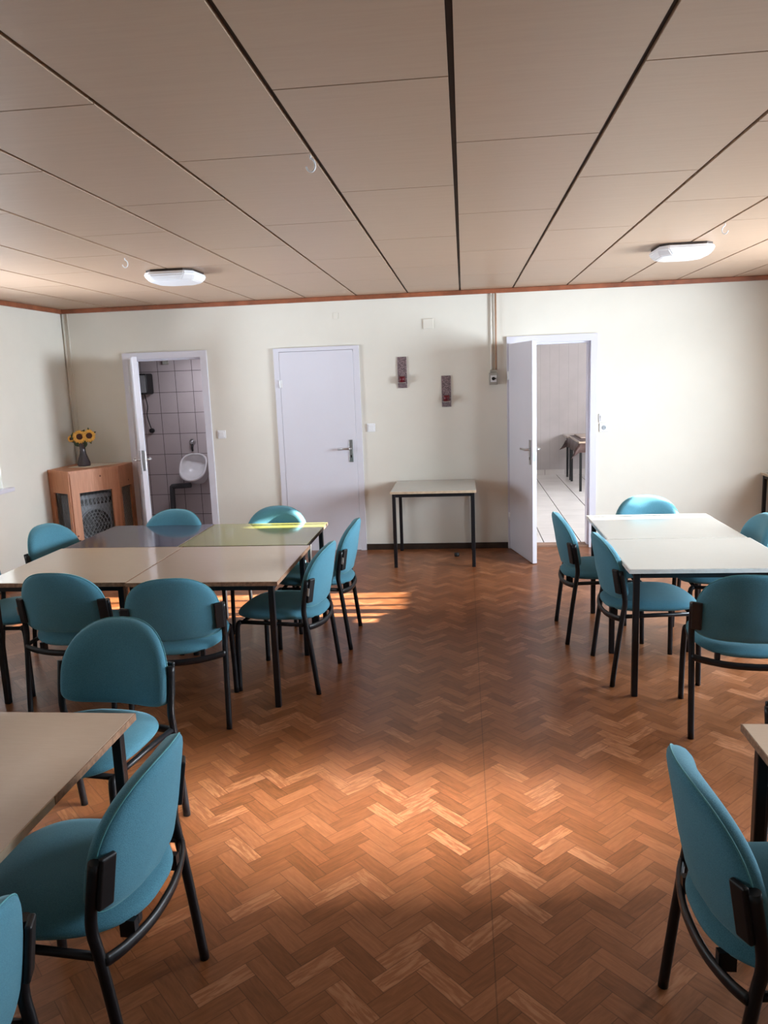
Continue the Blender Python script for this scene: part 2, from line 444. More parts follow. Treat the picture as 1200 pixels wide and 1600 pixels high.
# ------------------------------------------------------------------ doors
def casing(name, x0, x1, xi0, xi1, ztop, zi, depth=.026):
    bm = bmesh.new()
    y0 = D-depth
    for a, b in ((x0, xi0), (xi1, x1)): box(bm, a, b, y0, D+WT+.01, 0, ztop)
    box(bm, xi0, xi1, y0, D+WT+.01, zi, ztop)
    # rebate stop
    for a, b in ((xi0, xi0+.016), (xi1-.016, xi1)): box(bm, a, b, D+.02, D+WT, 0, zi)
    box(bm, xi0+.016, xi1-.016, D+.02, D+WT, zi-.016, zi)
    o = obj(name, bm, 'white'); o['kind'] = 'structure'; return o
def handle(parent, w, t, side, key):
    """lever handle with long plate on leaf local axes: x along leaf, y thickness; side -1 front / +1 rear"""
    bm = bmesh.new(); yy = -t if side < 0 else 0.0
    x = w-.055; s = side
    y0, y1 = sorted((yy, yy+s*.007))
    b2 = bbox(x-.021, x+.021, y0, y1, .895, 1.115, .003)
    me = bpy.data.meshes.new('tmp'); b2.to_mesh(me); b2.free(); bm.from_mesh(me); bpy.data.meshes.remove(me)
    z = 1.03
    tube(bm, [(x, yy, z), (x, yy+s*.045, z), (x-.02, yy+s*.052, z), (x-.125, yy+s*.05, z)], .0095, 10, smooth_n=0)
    o = obj('door_handle', bm, 'chrome', parent)
    if key:
        k = bmesh.new(); y2, y3 = sorted((yy+s*.0072, yy+s*.0085)); box(k, x-.006, x+.006, y2, y3, .94, .965); obj('keyhole', k, 'blackplastic', parent)
def door(name, frame, hinge, ang, w, leaf_h, z0=.006, both=True):
    f = casing(name, *frame)
    t = .04
    bm = bbox(0, w, -t, 0, z0, leaf_h, .002, 1)
    lf = obj('door_leaf', bm, 'white', f); lf.location = (hinge[0], hinge[1], 0); lf.rotation_euler = (0, 0, ang)
    handle(lf, w, t, -1, True)
    if both: handle(lf, w, t, 1, False)
    lk = bmesh.new(); box(lk, w, w+.0015, -t+.009, -.009, .93, 1.12); obj('lock_plate', lk, 'chrome', lf)
    for z in (.32, 1.68):
        h = bmesh.new(); lathe(h, [(.008, -.04), (.008, .04)], 10, (-.006, -t-.004, z)); box(h, -.012, .02, -t-.003, -t-.0005, z-.035, z+.035)
        obj('hinge', h, 'whiteplastic', lf)
    return f
door('door_1', (-3.375, -2.512, -3.30, -2.575, 2.035, 1.97), (-3.285, D-.01), math.radians(-62.6), .715, 1.975)
door('door_2', (-1.838, -.998, -1.785, -1.055, 2.02, 1.985), (-1.783, D+.012), 0, .726, 1.982, both=False)
door('door_3', (.412, 1.25, .462, 1.19, 2.04, 1.975), (.468, D-.03), math.radians(-76), .665, 1.972)
# the threshold under the kitchen doorway
bm = bmesh.new(); box(bm, .462, 1.19, D-.005, D+WT, 0, .018); o = struct('trim_4', bm, 'threshold')
bm = bmesh.new(); box(bm, -3.30, -2.575, D-.005, D+WT, 0, .012); o = struct('trim_5', bm, 'threshold')

# ------------------------------------------------------------------ washroom behind door_1
WB = 8.50
bm = bmesh.new(); box(bm, -3.9, -2.1, D+WT, WB+.1, -.1, 0.005); struct('floor_washroom', bm, 'wctile')
bm = bmesh.new(); box(bm, -3.9, -2.1, WB, WB+.1, 0, H); struct('wall_washroom_back', bm, 'wctile')
bm = bmesh.new(); box(bm, -3.85, -3.75, D+WT, WB, 0, H); struct('wall_washroom_left', bm, 'wctile_side')
bm = bmesh.new(); box(bm, -2.2, -2.1, D+WT, WB, 0, H); struct('wall_washroom_right', bm, 'wctile_side')
bm = bmesh.new(); box(bm, -3.9, -2.1, D+WT, WB+.1, H-.45, H); struct('ceiling_washroom', bm, 'soil')

def urinal():
    t = thing('urinal', 'white ceramic urinal on the tiled washroom wall', 'urinal', (-3.06, WB, .505))
    n = 40; out = []
    for k in range(n):
        q = 2*PI*k/n; c, w_ = math.cos(q), math.sin(q)
        z = .275+(.155 if w_ > 0 else .145)*sgnpow(w_, .8)
        hw = .150+.022*min(1, max(0, (z-.13)/.30)) if w_ > 0 else .158
        out.append((hw*sgnpow(c, .75 if w_ > 0 else .95), z))
    def plane(z): return -(.075+(.43-z)*.66)
    def ring(bm, sc, fy, dz=0.0, cz=.29):
        return [bm.verts.new((x*sc, fy(z), cz+(z-cz)*sc+dz*(1 if z < .275 else 0)*(.275-z)/.145)) for x, z in out]
    def loft(bm, rs):
        for a_, b_ in zip(rs, rs[1:]):
            for k in range(n): bm.faces.new((a_[k], a_[(k+1)%n], b_[(k+1)%n], b_[k])).smooth = True
    bm = bmesh.new()
    loft(bm, [ring(bm, .80, lambda z: 0, -.10), ring(bm, .90, lambda z: plane(z)*.45, -.06), ring(bm, .98, lambda z: plane(z)*.85, -.015), ring(bm, 1.0, lambda z: plane(z))])
    obj('bowl', bm, 'ceramic', t)
    bm = bmesh.new()
    rs = [ring(bm, 1.0, lambda z: plane(z)), ring(bm, .985, lambda z: plane(z)-.010), ring(bm, .88, lambda z: plane(z)-.010), ring(bm, .85, lambda z: plane(z)+.004), ring(bm, .80, lambda z: plane(z)*.72), ring(bm, .66, lambda z: plane(z)*.40-.015), ring(bm, .35, lambda z: plane(z)*.18-.02)]
    loft(bm, rs); bm.faces.new(rs[-1])
    obj('rim', bm, 'ceramic', t)
urinal()
t = thing('flush_valve', 'round chrome flush push button above the urinal', 'flush button', (-3.105, WB, 1.055))
bm = bmesh.new(); lathe(bm, [(.036, 0), (.036, .012), (.022, .016), (.022, .04), (.016, .046)], 20, axis='Y'); obj('button', bm, 'chrome', t)
bm = bmesh.new(); tube(bm, [(0, -.02, -.02), (0, -.03, -.07), (0, -.02, -.10)], .012, 10); obj('flush_pipe', bm, 'blackplastic', t)
bm = bmesh.new(); tube(bm, [(-3.13, WB-.10, .57), (-3.22, WB-.10, .565), (-3.335, WB-.10, .56), (-3.355, WB-.10, .53), (-3.36, WB-.10, .30), (-3.37, WB-.10, .005)], .030, 14, smooth_n=3)
tag(obj('drain_pipe', bm, 'pipegrey'), 'dark grey bent drain pipe below the urinal', 'pipe')
t = thing('hand_dryer', 'black box hand dryer high on the washroom wall', 'hand dryer', (-3.635, WB, 1.73))
obj('body', bbox(-.115, .13, -.20, -.005, -.115, .115, .02, 3), 'blackplastic', t)
obj('face_panel', bbox(-.005, .118, -.212, -.199, -.098, .098, .006), simple('dryer_grey', (.20, .21, .22), .4), t)
bm = bmesh.new(); tube(bm, [(.03, -.05, -.115), (.045, -.03, -.25), (.03, -.03, -.35), (.05, -.03, -.45), (.06, -.02, -.50)], .006, 8, smooth_n=4); obj('power_cord', bm, 'blackplastic', t)
bm = bmesh.new(); lathe(bm, [(.028, 0), (.028, .03), (.018, .045)], 14, (.065, 0, -.53), axis='Y'); obj('plug', bm, 'blackplastic', t)
tag(obj('pipe_clip', bbox(-3.37, -3.31, WB-.04, WB+.004, 1.94, 1.985, .004), 'greyplastic'), 'small grey box under the washroom ceiling', 'box')

# ------------------------------------------------------------------ kitchen behind door_3
KY = 12.86
bm = bmesh.new(); box(bm, -1.0, 4.4, D+WT, KY+.1, -.1, .004); struct('floor_kitchen', bm, 'kfloor')
bm = bmesh.new(); box(bm, -1.0, 4.4, KY, KY+.1, 0, H+.2); struct('wall_kitchen_back', bm, 'kwall')
bm = bmesh.new(); box(bm, -1.1, -1.0, D+WT, KY+.1, 0, H+.2); struct('wall_kitchen_left', bm, 'kwall')
wall_x('wall_kitchen_right', 4.4, 4.5, D+WT, KY+.1, H+.2, [(8.4, 10.4, .9, 2.2)])
bm = bmesh.new(); box(bm, 4.44, 4.46, 8.4, 10.4, .9, 2.2); ksb = obj('kitchen_sun_block', bm, 'blind'); ksb['kind'] = 'structure'  # solid unseen panel added to stop sun entering the kitchen opening
bm = bmesh.new(); box(bm, -1.1, 4.5, D+WT, KY+.1, H+.15, H+.25); struct('ceiling_kitchen', bm, 'wall')
bm = bmesh.new(); box(bm, -1.0, 4.4, KY-.012, KY, 0, .09); struct('baseboard_kitchen', bm, 'kbase')
def leg_bm(x, y, h, r=.0155):
    return bbox(x-r, x+r, y-r, y+r, 0, h, .004)
t = thing('kitchen_table', 'table under a brown oilcloth in the kitchen beyond the open door', 'table', (1.60, 10.95, 0))
obj('table_top', bbox(0, .80, 0, 1.12, .69, .715, .002), 'top_beige', t)
for x, y in ((.03, .04), (.77, .04), (.05, 1.08), (.77, 1.08)): obj('leg', leg_bm(x, y, .69, .017), 'black', t)
bm = bmesh.new()
# oilcloth: top sheet with hanging, pointed corners
n = 18; grid = {}
x0, x1, y0, y1 = 1.60, 2.40, 10.95, 12.07
def cloth_pt(s, q):
    x = x0-.17+(x1-x0+.34)*s; y = y0-.15+(y1-y0+.30)*q
    ox = max(x0-x, x-x1, 0); oy = max(y0-y, y-y1, 0)
    drop = max(ox, oy)*1.05+.4*min(ox, oy)
    xx = min(max(x, x0-.006-.12*min(ox, oy)/.15), x1+.006+.12*min(ox, oy)/.15); yy = min(max(y, y0-.006-.12*min(ox, oy)/.15), y1+.006+.12*min(ox, oy)/.15)
    w = .012*math.sin(x*23+y*17)*min(1, drop/.08)
    return (xx+w*(1 if ox > oy else 0)-abs(w), yy-abs(w), .719-drop)
for a in range(n+1):
    for b_ in range(n+1): grid[a, b_] = bm.verts.new(cloth_pt(a/n, b_/n))
for a in range(n):
    for b_ in range(n): bm.faces.new((grid[a, b_], grid[a+1, b_], grid[a+1, b_+1], grid[a, b_+1])).smooth = True
tc = tag(obj('tablecloth', bm, 'browncloth'), 'brown oilcloth with hanging corners on the kitchen table', 'tablecloth')
md = tc.modifiers.new('thick', 'SOLIDIFY'); md.thickness = .003; md.offset = 1
tag(obj('tray', bbox(1.68, 2.25, 11.35, 12.0, .7235, .742, .004), 'board'), 'flat pale board lying on the brown oilcloth', 'board')
t = thing('side_table', 'second black-legged table against the kitchen wall', 'table', (1.60, 12.14, 0))
obj('table_top', bbox(0, .80, 0, .66, .66, .685, .002), 'top_beige', t)
for x, y in ((.05, .40), (.76, .05), (.76, .62)): obj('leg', leg_bm(x, y, .66, .017), 'black', t)
obj('leg', leg_bm(.05, .05, .66, .017), 'black', t)

# ------------------------------------------------------------------ wall fittings
def switch(name, x, z, lb, sock=False, mat='whiteplastic', cat='light switch', w=.082):
    t = thing(name, lb, cat, (x, D, z))
    obj('plate', bbox(-w/2, w/2, -.011, 0, -w/2, w/2, .004), mat, t)
    if sock:
        bm = bmesh.new(); lathe(bm, [(.0215, .0), (.0215, .002), (.018, .004)], 24, (0, -.011, 0), axis='Y'); obj('socket_well', bm, simple('socket_grey', (.33, .37, .40), .5), t)
        bm = bmesh.new()
        for dx in (-.0095, .0095): lathe(bm, [(.003, 0), (.003, .001)], 8, (dx, -.0152, 0), axis='Y')
        obj('pin_hole', bm, 'blackplastic', t)
    else:
        bm = bbox(-w*.33, w*.33, -.019, -.011, -w*.33, w*.33, .003); o = obj('rocker', bm, mat, t); o.rotation_euler = (math.radians(3), 0, 0)
    return t
switch('light_switch', -2.417, 1.203, 'white light switch on the cream wall right of the washroom door')
switch('light_switch', -.908, 1.226, 'white light switch on the cream wall right of the closed door')
switch('light_switch', 1.314, 1.250, 'white light switch above the power socket by the kitchen door')
switch('power_socket', 1.320, 1.160, 'white round-well power socket below the light switch by the kitchen door', True, cat='socket')
tag(obj('junction_cover', bbox(-.372, -.274, D-.012, D+.004, 2.145, 2.24, .004), M['wall']), 'square cream junction box cover high on the wall', 'cover plate')
tag(obj('blank_cover', bbox(-1.235, -1.185, D-.005, D+.004, 2.275, 2.335, .002), M['wall']), 'small faint rectangular cover above the closed door', 'cover plate')
t = thing('rotary_switch', 'grey rotary switch box at the end of the ceiling pipe by the kitchen door', 'switch', (.283, D, 1.665))
obj('housing', bbox(-.040, .040, -.06, 0, -.065, .048, .006), 'greyplastic', t)
obj('cable_entry', bbox(-.030, .036, -.05, 0, .048, .075, .006), 'greyplastic', t)
obj('face_plate', bbox(-.026, .030, -.063, -.060, -.040, .022, .001), 'whiteplastic', t)
bm = bmesh.new(); lathe(bm, [(.016, 0), (.016, .012), (.013, .016)], 18, (.0, -.063, -.008), axis='Y'); box(bm, -.002, .026, -.076, -.064, -.0125, -.0035); obj('knob', bm, 'blackplastic', t)
bm = bmesh.new(); tube(bm, [(.312, D-.025, 1.735), (.312, D-.025, H-.04)], .0085, 10)
tag(obj('conduit_pipe', bm, 'conduit'), 'thin brown pipe running from the ceiling to the rotary switch', 'pipe')
bm = bmesh.new(); tube(bm, [(.268, D-.011, 1.70), (.268, D-.011, H-.04)], .011, 10)
tag(obj('conduit_pipe', bm, 'wall'), 'cream painted pipe beside the thin brown pipe', 'pipe')
bm = bmesh.new(); tube(bm, [(-3.962, D-.006, .96), (-3.962, D-.006, H-.04)], .010, 10)
tag(obj('corner_pipe', bm, 'wall'), 'cream painted pipe right in the room corner above the heater cabinet', 'pipe')
bm = bmesh.new(); tube(bm, [(-3.915, D-.005, .96), (-3.915, D-.005, H-.04)], .008, 10)
tag(obj('corner_pipe', bm, 'wall'), 'cream painted pipe on the back wall next to the corner pipe', 'pipe')

def sconce(x, z, lb):
    t = thing('candle_sconce', lb, 'candle holder', (x, D, z), 0, 'mosaic candle sconces')
    obj('plaque', bbox(-.045, .045, -.014, 0, -.148, .148, .003), 'mosaic', t)
    obj('shelf', bbox(-.036, .036, -.075, -.010, -.102, -.092, .002), 'chrome', t)
    bm = bmesh.new(); lathe(bm, [(.030, 0), (.031, .055), (.027, .055), (.026, .012)], 20, (0, -.045, -.092)); obj('candle_cup', bm, 'redglass', t)
sconce(-.585, 1.746, 'higher mosaic candle sconce with a dark red cup on the wall')
sconce(-.165, 1.552, 'lower mosaic candle sconce with a dark red cup on the wall')
bm = bmesh.new(); lathe(bm, [(.022, 0), (.024, .012), (.024, .03), (.018, .036)], 16, (-.092, 7.13, 0))
tag(obj('door_stop', bm, 'blackplastic'), 'small black door stop on the floor under the wall table', 'door stop')

# ------------------------------------------------------------------ ceiling fittings
def clight(x, y, lb):
    t = thing('ceiling_light', lb, 'ceiling light', (x, y, H), 0, 'square ceiling lights')
    def oct_(hw, c):
        return [(hw-c, -hw), (hw, -hw+c), (hw, hw-c), (hw-c, hw), (-hw+c, hw), (-hw, hw-c), (-hw, -hw+c), (-hw+c, -hw)]
    bm = bmesh.new(); prism(bm, oct_(.165, .05), -.014, 0); obj('base_plate', bm, 'dark', t)
    bm = bmesh.new(); rings = []
    for hw, c, z in ((.172, .052, -.014), (.178, .055, -.024), (.178, .055, -.040), (.155, .060, -.072), (.14, .062, -.079), (.06, .03, -.087)):
        rings.append([bm.verts.new((px, py, z)) for px, py in oct_(hw, c)])
    for a, b in zip(rings, rings[1:]):
        for k in range(8): bm.faces.new((a[k], a[(k+1)%8], b[(k+1)%8], b[k]))
    bm.faces.new(rings[-1]); bm.faces.new(rings[0])
    bmesh.ops.recalc_face_normals(bm, faces=bm.faces[:]); bmesh.ops.bevel(bm, geom=[e for e in bm.edges if e.is_manifold], offset=.006, segments=2, affect='EDGES')
    obj('diffuser', bm, 'diffuser', t)
clight(-1.985, 5.36, 'white square ceiling light above the multicoloured table group')
clight(1.44, 5.42, 'white square ceiling light above the cream tables')
def hook(x, y, rz, lb):
    bm = bmesh.new()
    pts = [(0, 0, .001), (0, 0, -.012)]
    for k in range(13):
        a = math.radians(95-k*22); pts.append((-.0+.016*math.cos(a)*1, 0, -.034+.022*math.sin(a)))
    tube(bm, pts, .0032, 8, smooth_n=2)
    o = obj('ceiling_hook', bm, 'whiteplastic'); o.location = (x, y, H); o.rotation_euler = (0, 0, rz); tag(o, lb, 'hook', 'ceiling hooks')
hook(-.520, 2.815, .3, 'white ceiling hook at the wide panel joint, largest of the three')
hook(-2.05, 4.69, .3, 'white ceiling hook near the light above the multicoloured tables')
hook(1.473, 4.66, 2.9, 'white ceiling hook near the light above the cream tables')

# ------------------------------------------------------------------ heater cabinet in the corner
P = [(-3.975, 6.915), (-3.675, 6.735), (-3.385, 7.12), (-3.385, 7.445)]
t = thing('heater_cabinet', 'corner heater cabinet of orange pine with wire mesh openings', 'cabinet', (0, 0, 0))
bm = bmesh.new(); prism(bm, [(-3.975, 7.445), (-3.978, 6.898), (-3.672, 6.715), (-3.368, 7.112), (-3.370, 7.445)][::-1], .925, .950); obj('cabinet_top', bm, 'wood', t)
def lerp(a, b, s): return (a[0]+(b[0]-a[0])*s, a[1]+(b[1]-a[1])*s)
ztop = .925; zo = .735; zb_ = .14
def panel(p, q, fa, fb):
    bm = bmesh.new()
    obar(bm, p, lerp(p, q, fa), .022, 0, ztop); obar(bm, lerp(p, q, 1-fb), q, .022, 0, ztop)
    obar(bm, lerp(p, q, fa), lerp(p, q, 1-fb), .022, zo, ztop); obar(bm, lerp(p, q, fa), lerp(p, q, 1-fb), .022, 0, zb_)
    obj('panel_frame', bm, 'wood', t)
    # expanded-metal mesh behind the opening
    d = Vector((q[0]-p[0], q[1]-p[1], 0)); L = d.length; d.normalize(); nrm = Vector((-d.y, d.x, 0))
    cx, cy = (P[0][0]+P[2][0])/2-.1, 7.3
    if nrm.dot(Vector((cx-p[0], cy-p[1], 0))) < 0: nrm = -nrm
    a0, a1 = L*fa-.01, L*(1-fb)+.01; z0, z1 = zb_-.01, zo+.01
    bm = bmesh.new(); o0 = Vector((p[0], p[1], 0))+nrm*.014
    st = .036; sl = 1.9
    for sgn in (1, -1):
        k = a0-(z1-z0)/sl
        while k < a1+(z1-z0)/sl:
            # line: a = k + sgn*(z-z0)/sl
            za, zb2 = z0, z1
            aa, ab = (k, k+(z1-z0)/sl) if sgn > 0 else (k, k-(z1-z0)/sl)
            lo, hi = (a0, a1)
            pa, pb = Vector((aa, za)), Vector((ab, zb2)); ok = True
            tt = [0.0, 1.0]; dx = pb.x-pa.x
            for lim, s_ in ((lo, 1), (hi, -1)):
                fa0, fb0 = s_*(pa.x-lim), s_*(pb.x-lim)
                if fa0 < 0 and fb0 < 0: ok = False
                elif fa0 < 0: tt[0] = max(tt[0], fa0/(fa0-fb0))
                elif fb0 < 0: tt[1] = min(tt[1], fa0/(fa0-fb0))
            if ok and tt[1]-tt[0] > .01:
                A = pa.lerp(pb, tt[0]); B = pa.lerp(pb, tt[1])
                tube(bm, [o0+d*A.x+Vector((0, 0, A.y)), o0+d*B.x+Vector((0, 0, B.y))], .0017, 4)
            k += st
    obj('mesh_screen', bm, 'meshwire', t)
panel(P[0], P[1], .18, .12); panel(P[1], P[2], .16, .16); panel(P[2], P[3], .12, .18)
# fan heater inside
d = Vector((P[2][0]-P[1][0], P[2][1]-P[1][1], 0)); rz = math.atan2(d.y, d.x); mid = lerp(P[1], P[2], .50)
nv = Vector((-d.y, d.x, 0)).normalized()
t2 = thing('fan_heater', 'grey fan heater behind the wire mesh of the corner cabinet', 'heater', (mid[0]+nv.x*.055, mid[1]+nv.y*.055, 0), rz)
bm = bbox(-.205, .205, 0, .26, .08, .70, .012); obj('heater_case', bm, 'heater', t2)
bm = bmesh.new(); lathe(bm, [(.165, 0), (.165, .006), (.150, .008), (.148, .002)], 40, (.0, 0, .40), axis='Y', cap=False); obj('grille_ring', bm, 'heater', t2)
bm = bmesh.new(); lathe(bm, [(.150, .0005), (.150, .002)], 40, (.0, 0, .40), axis='Y'); obj('fan_opening', bm, 'blackplastic', t2)
bm = bmesh.new()
for r in (.03, .06, .09, .12):
    tube(bm, [(r*math.cos(a*PI/12), -.006, .40+r*math.sin(a*PI/12)) for a in range(25)], .0016, 5, cap=False)
for a in range(6):
    tube(bm, [(.02*math.cos(a*PI/3), -.005, .40+.02*math.sin(a*PI/3)), (.15*math.cos(a*PI/3), -.005, .40+.15*math.sin(a*PI/3))], .0016, 5)
obj('fan_grille', bm, 'meshwire', t2)
bm = bmesh.new()
for k in range(9): box(bm, -.17+k*.04, -.145+k*.04, -.002, 0, .60, .66)
obj('vent_slot', bm, 'blackplastic', t2)

# doily, vase, sunflowers
bm = bmesh.new(); prism(bm, [(-3.86, 7.07), (-3.63, 7.05), (-3.45, 7.39), (-3.80, 7.40)], .950, .953)
tag(obj('doily', bm, 'cloth'), 'pale cloth doily under the dark vase', 'doily')
VX, VY, VZ = -3.742, 7.17, .953
vs = thing('vase', 'dark glass vase with twisted waist holding sunflowers', 'vase', (VX, VY, VZ))
bm = bmesh.new()
prof = [(.001, .0), (.052, .0), (.056, .012), (.054, .04), (.042, .075), (.028, .12), (.022, .16), (.024, .20), (.033, .24), (.046, .268), (.042, .268), (.028, .235), (.018, .19), (.018, .15), (.030, .09), (.040, .03), (.001, .012)]
lathe(bm, [(r*1.12, h) for r, h in prof], 24, cap=False)
for v in bm.verts:
    a = math.atan2(v.co.y, v.co.x); r = math.hypot(v.co.x, v.co.y)
    s = 1+.07*math.cos(6*a+v.co.z*25); a2 = a+v.co.z*2.2
    v.co.x, v.co.y = r*s*math.cos(a2), r*s*math.sin(a2)
obj('vase_body', bm, 'vase', vs)
CAM = Vector((0, 0, 1.709))
def sunflower(px, pz, R, dy, lb, tilt=0.0):
    c = Vector((px, VY+dy, pz)); root = thing('sunflower', lb, 'flower', (VX, VY, VZ+.15), 0, 'sunflowers in the dark vase')
    rel = c-Vector(root.location)
    nrm = Vector((.45+tilt, -1, .12)).normalized(); ux = Vector((0, 0, 1)).cross(nrm).normalized(); uz = nrm.cross(ux)
    bm = bmesh.new(); np_ = 18
    for lay_, sc, off in ((0, 1.0, .0), (1, .86, .5)):
        for k in range(np_):
            a = 2*PI*(k+off)/np_+random.uniform(-.08, .08); l = R*sc*random.uniform(.9, 1.05)
            dd = ux*math.cos(a)+uz*math.sin(a); ss = -ux*math.sin(a)+uz*math.cos(a)
            w = R*.15; b0 = rel+dd*R*.36+nrm*.004*lay_
            v = [bm.verts.new(b0-ss*w*.5), bm.verts.new(b0+ss*w*.5), bm.verts.new(b0+dd*l*.35+ss*w+nrm*R*.10), bm.verts.new(b0+dd*(l*.64)-nrm*R*.02*(1-lay_)), bm.verts.new(b0+dd*l*.35-ss*w+nrm*R*.10)]
            bm.faces.new(v)
    p = obj('petals', bm, 'petal', root); md = p.modifiers.new('thick', 'SOLIDIFY'); md.thickness = .0012
    bm = bmesh.new(); n = 16; rings = []
    for r, h in ((.44, 0), (.43, .10), (.30, .16), (.05, .15)):
        rings.append([bm.verts.new(rel+(ux*math.cos(2*PI*k/n)+uz*math.sin(2*PI*k/n))*R*r+nrm*R*h) for k in range(n)])
    for a, b in zip(rings, rings[1:]):
        for k in range(n): bm.faces.new((a[k], a[(k+1)%n], b[(k+1)%n], b[k])).smooth = True
    bm.faces.new(rings[-1]); bm.faces.new(rings[0]); obj('seed_head', bm, 'seedhead', root)
    bm = bmesh.new(); tube(bm, [(0, 0, -.05), (rel.x*.25, rel.y*.25, .09), tuple(rel-nrm*.03), tuple(rel-nrm*.002)], .004, 6, smooth_n=4); obj('stem', bm, 'leaf', root)
    bm = bmesh.new()
    for k in range(5):
        a = random.uniform(0, 2*PI); dd = ux*math.cos(a)+uz*math.sin(a); b0 = rel-nrm*.02; L = R*1.25; ss = nrm.cross(dd)
        v = [bm.verts.new(b0), bm.verts.new(b0+dd*L*.5+ss*L*.28), bm.verts.new(b0+dd*L-nrm*.01), bm.verts.new(b0+dd*L*.5-ss*L*.28)]; bm.faces.new(v)
    p = obj('leaf', bm, 'leaf', root); md = p.modifiers.new('thick', 'SOLIDIFY'); md.thickness = .0012
sunflower(-3.735, 1.245, .070, -.05, 'yellow sunflower in the middle of the vase')
sunflower(-3.652, 1.250, .068, -.02, 'yellow sunflower on the side of the vase nearer the washroom door', .3)
sunflower(-3.835, 1.225, .036, -.03, 'small yellow sunflower on the side of the vase nearer the left wall', -.3)
t = thing('leaf_spray', 'dark green leaf spray behind the sunflowers in the vase', 'leaves', (VX, VY, VZ+.15))
for k, (dx, dy, dz, L, w) in enumerate(((-.055, -.035, .165, .08, .04), (-.085, -.02, .145, .07, .036), (-.02, .02, .19, .05, .016), (.015, -.01, .185, .07, .03), (.05, 0, .18, .065, .03), (.085, -.01, .17, .07, .03), (.06, -.03, .06, .05, .010), (-.05, -.03, .08, .05, .018), (.0, -.03, .10, .06, .03), (.04, -.02, .10, .06, .03))):
    bm = bmesh.new(); e = Vector((dx, dy, dz)); b0 = e*.55; dd = (e-b0).normalized(); ss = dd.cross(Vector((.3, -1, .1))).normalized()
    tube(bm, [(0, 0, -.05), (dx*.2, dy*.2, .08 if dz > .1 else .05), tuple(b0)], .0025, 5, smooth_n=3)
    prev = None; nn = 6; Ls = []; Rs = []
    for i in range(nn+1):
        s = i/nn; ww = w*math.sin(PI*min(1, s*.97+.02))**.8; c = b0+dd*L*1.3*s+Vector((0, -.008*math.sin(PI*s), 0))
        Ls.append(bm.verts.new(c-ss*ww)); Rs.append(bm.verts.new(c+ss*ww))
    for i in range(nn): bm.faces.new((Ls[i], Rs[i], Rs[i+1], Ls[i+1]))
    o = obj('leaf', bm, 'leaf', t); md = o.modifiers.new('thick', 'SOLIDIFY'); md.thickness = .001

# ------------------------------------------------------------------ tables
ZT = .70
def table(lb, x0, x1, y0, y1, top, edge, group=None, ins=.045, z=ZT, edges=None, name='canteen_table'):
    cx, cy = (x0+x1)/2, (y0+y1)/2; hx, hy = (x1-x0)/2, (y1-y0)/2
    t = thing(name, lb, 'table', (cx, cy, 0), 0, group)
    th = .022
    obj('table_top', bbox(-hx+.0025, hx-.0025, -hy+.0025, hy-.0025, z-th, z, .0012, 1), top, t)
    if edges is None: edges = [('all', edge, -hy, hy)]
    for kind, em, a, b in edges:
        bm = bmesh.new()
        if kind in ('all', 'rest'):
            box(bm, -hx, hx, -hy, -hy+.0025, z-th-.0005, z-.001); box(bm, -hx, hx, hy-.0025, hy, z-th-.0005, z-.001)
            box(bm, -hx, -hx+.0025, -hy+.0025, hy-.0025, z-th-.0005, z-.001)
        if kind == 'all': box(bm, hx-.0025, hx, -hy+.0025, hy-.0025, z-th-.0005, z-.001)
        if kind == 'side': box(bm, hx-.0025, hx, a+.0026, b-.0026, z-th-.0005, z-.001)
        obj('edge_band', bm, em, t)
    zf = z-th
    bm = bmesh.new(); lx, ly = hx-ins, hy-ins
    for s in (-1, 1):
        box(bm, -lx, lx, s*ly-.0125, s*ly+.0125, zf-.032, zf-.0008); box(bm, s*lx-.0125, s*lx+.0125, -ly+.0125, ly-.0125, zf-.032, zf-.0008)
    obj('frame', bm, 'black', t)
    for sx in (-1, 1):
        for sy in (-1, 1): obj('leg', leg_bm(sx*lx, sy*ly, zf-.001, .0155), 'black', t)
    return t
table('beige table on the near side of the four-table group, next to the aisle', -1.777, -.965, 3.70, 4.553, 'top_beige', 'edge_chip', 'tables of the multicoloured group')
table('beige table on the near side of the four-table group, towards the left wall', -2.592, -1.781, 3.712, 4.555, 'top_beige', 'edge_chip', 'tables of the multicoloured group')
table('olive green topped table of the four-table group', -1.815, -.985, 4.566, 5.302, 'top_olive', 'dark', 'tables of the multicoloured group')
table('blue-grey topped table of the four-table group', -2.575, -1.822, 4.562, 5.305, 'top_blue', 'edge_light', 'tables of the multicoloured group')
table('cream table of the pair beyond the aisle, the one nearer the camera', .823, 1.662, 3.874, 4.598, 'top_cream', 'edge_white', 'pair of cream tables')
table('cream table of the pair nearer the kitchen door', .842, 1.650, 4.604, 5.395, 'top_cream', 'edge_white', 'pair of cream tables')
hx, hy = .41, .61
table('beige table cut off by the left picture edge with torn chipboard edge', -1.862, -1.042, .935, 2.155, 'top_beige', None, edges=[('rest', 'edge_chip', 0, 0), ('side', 'edge_light', -hy, .125), ('side', 'edge_chip', .125, hy)])
table('beige table at the right picture edge beside the close-up chair', .768, 1.59, 1.20, 2.127, 'top_beige', 'edge_chip')
table('small cream table standing against the back wall between the doors', -.668, .095, 6.69, 7.43, 'top_cream', 'edge_light', ins=.03)
table('cream table in the far right corner by the window wall', 2.76, 3.48, 6.62, 7.44, 'top_cream', 'edge_light', ins=.03)

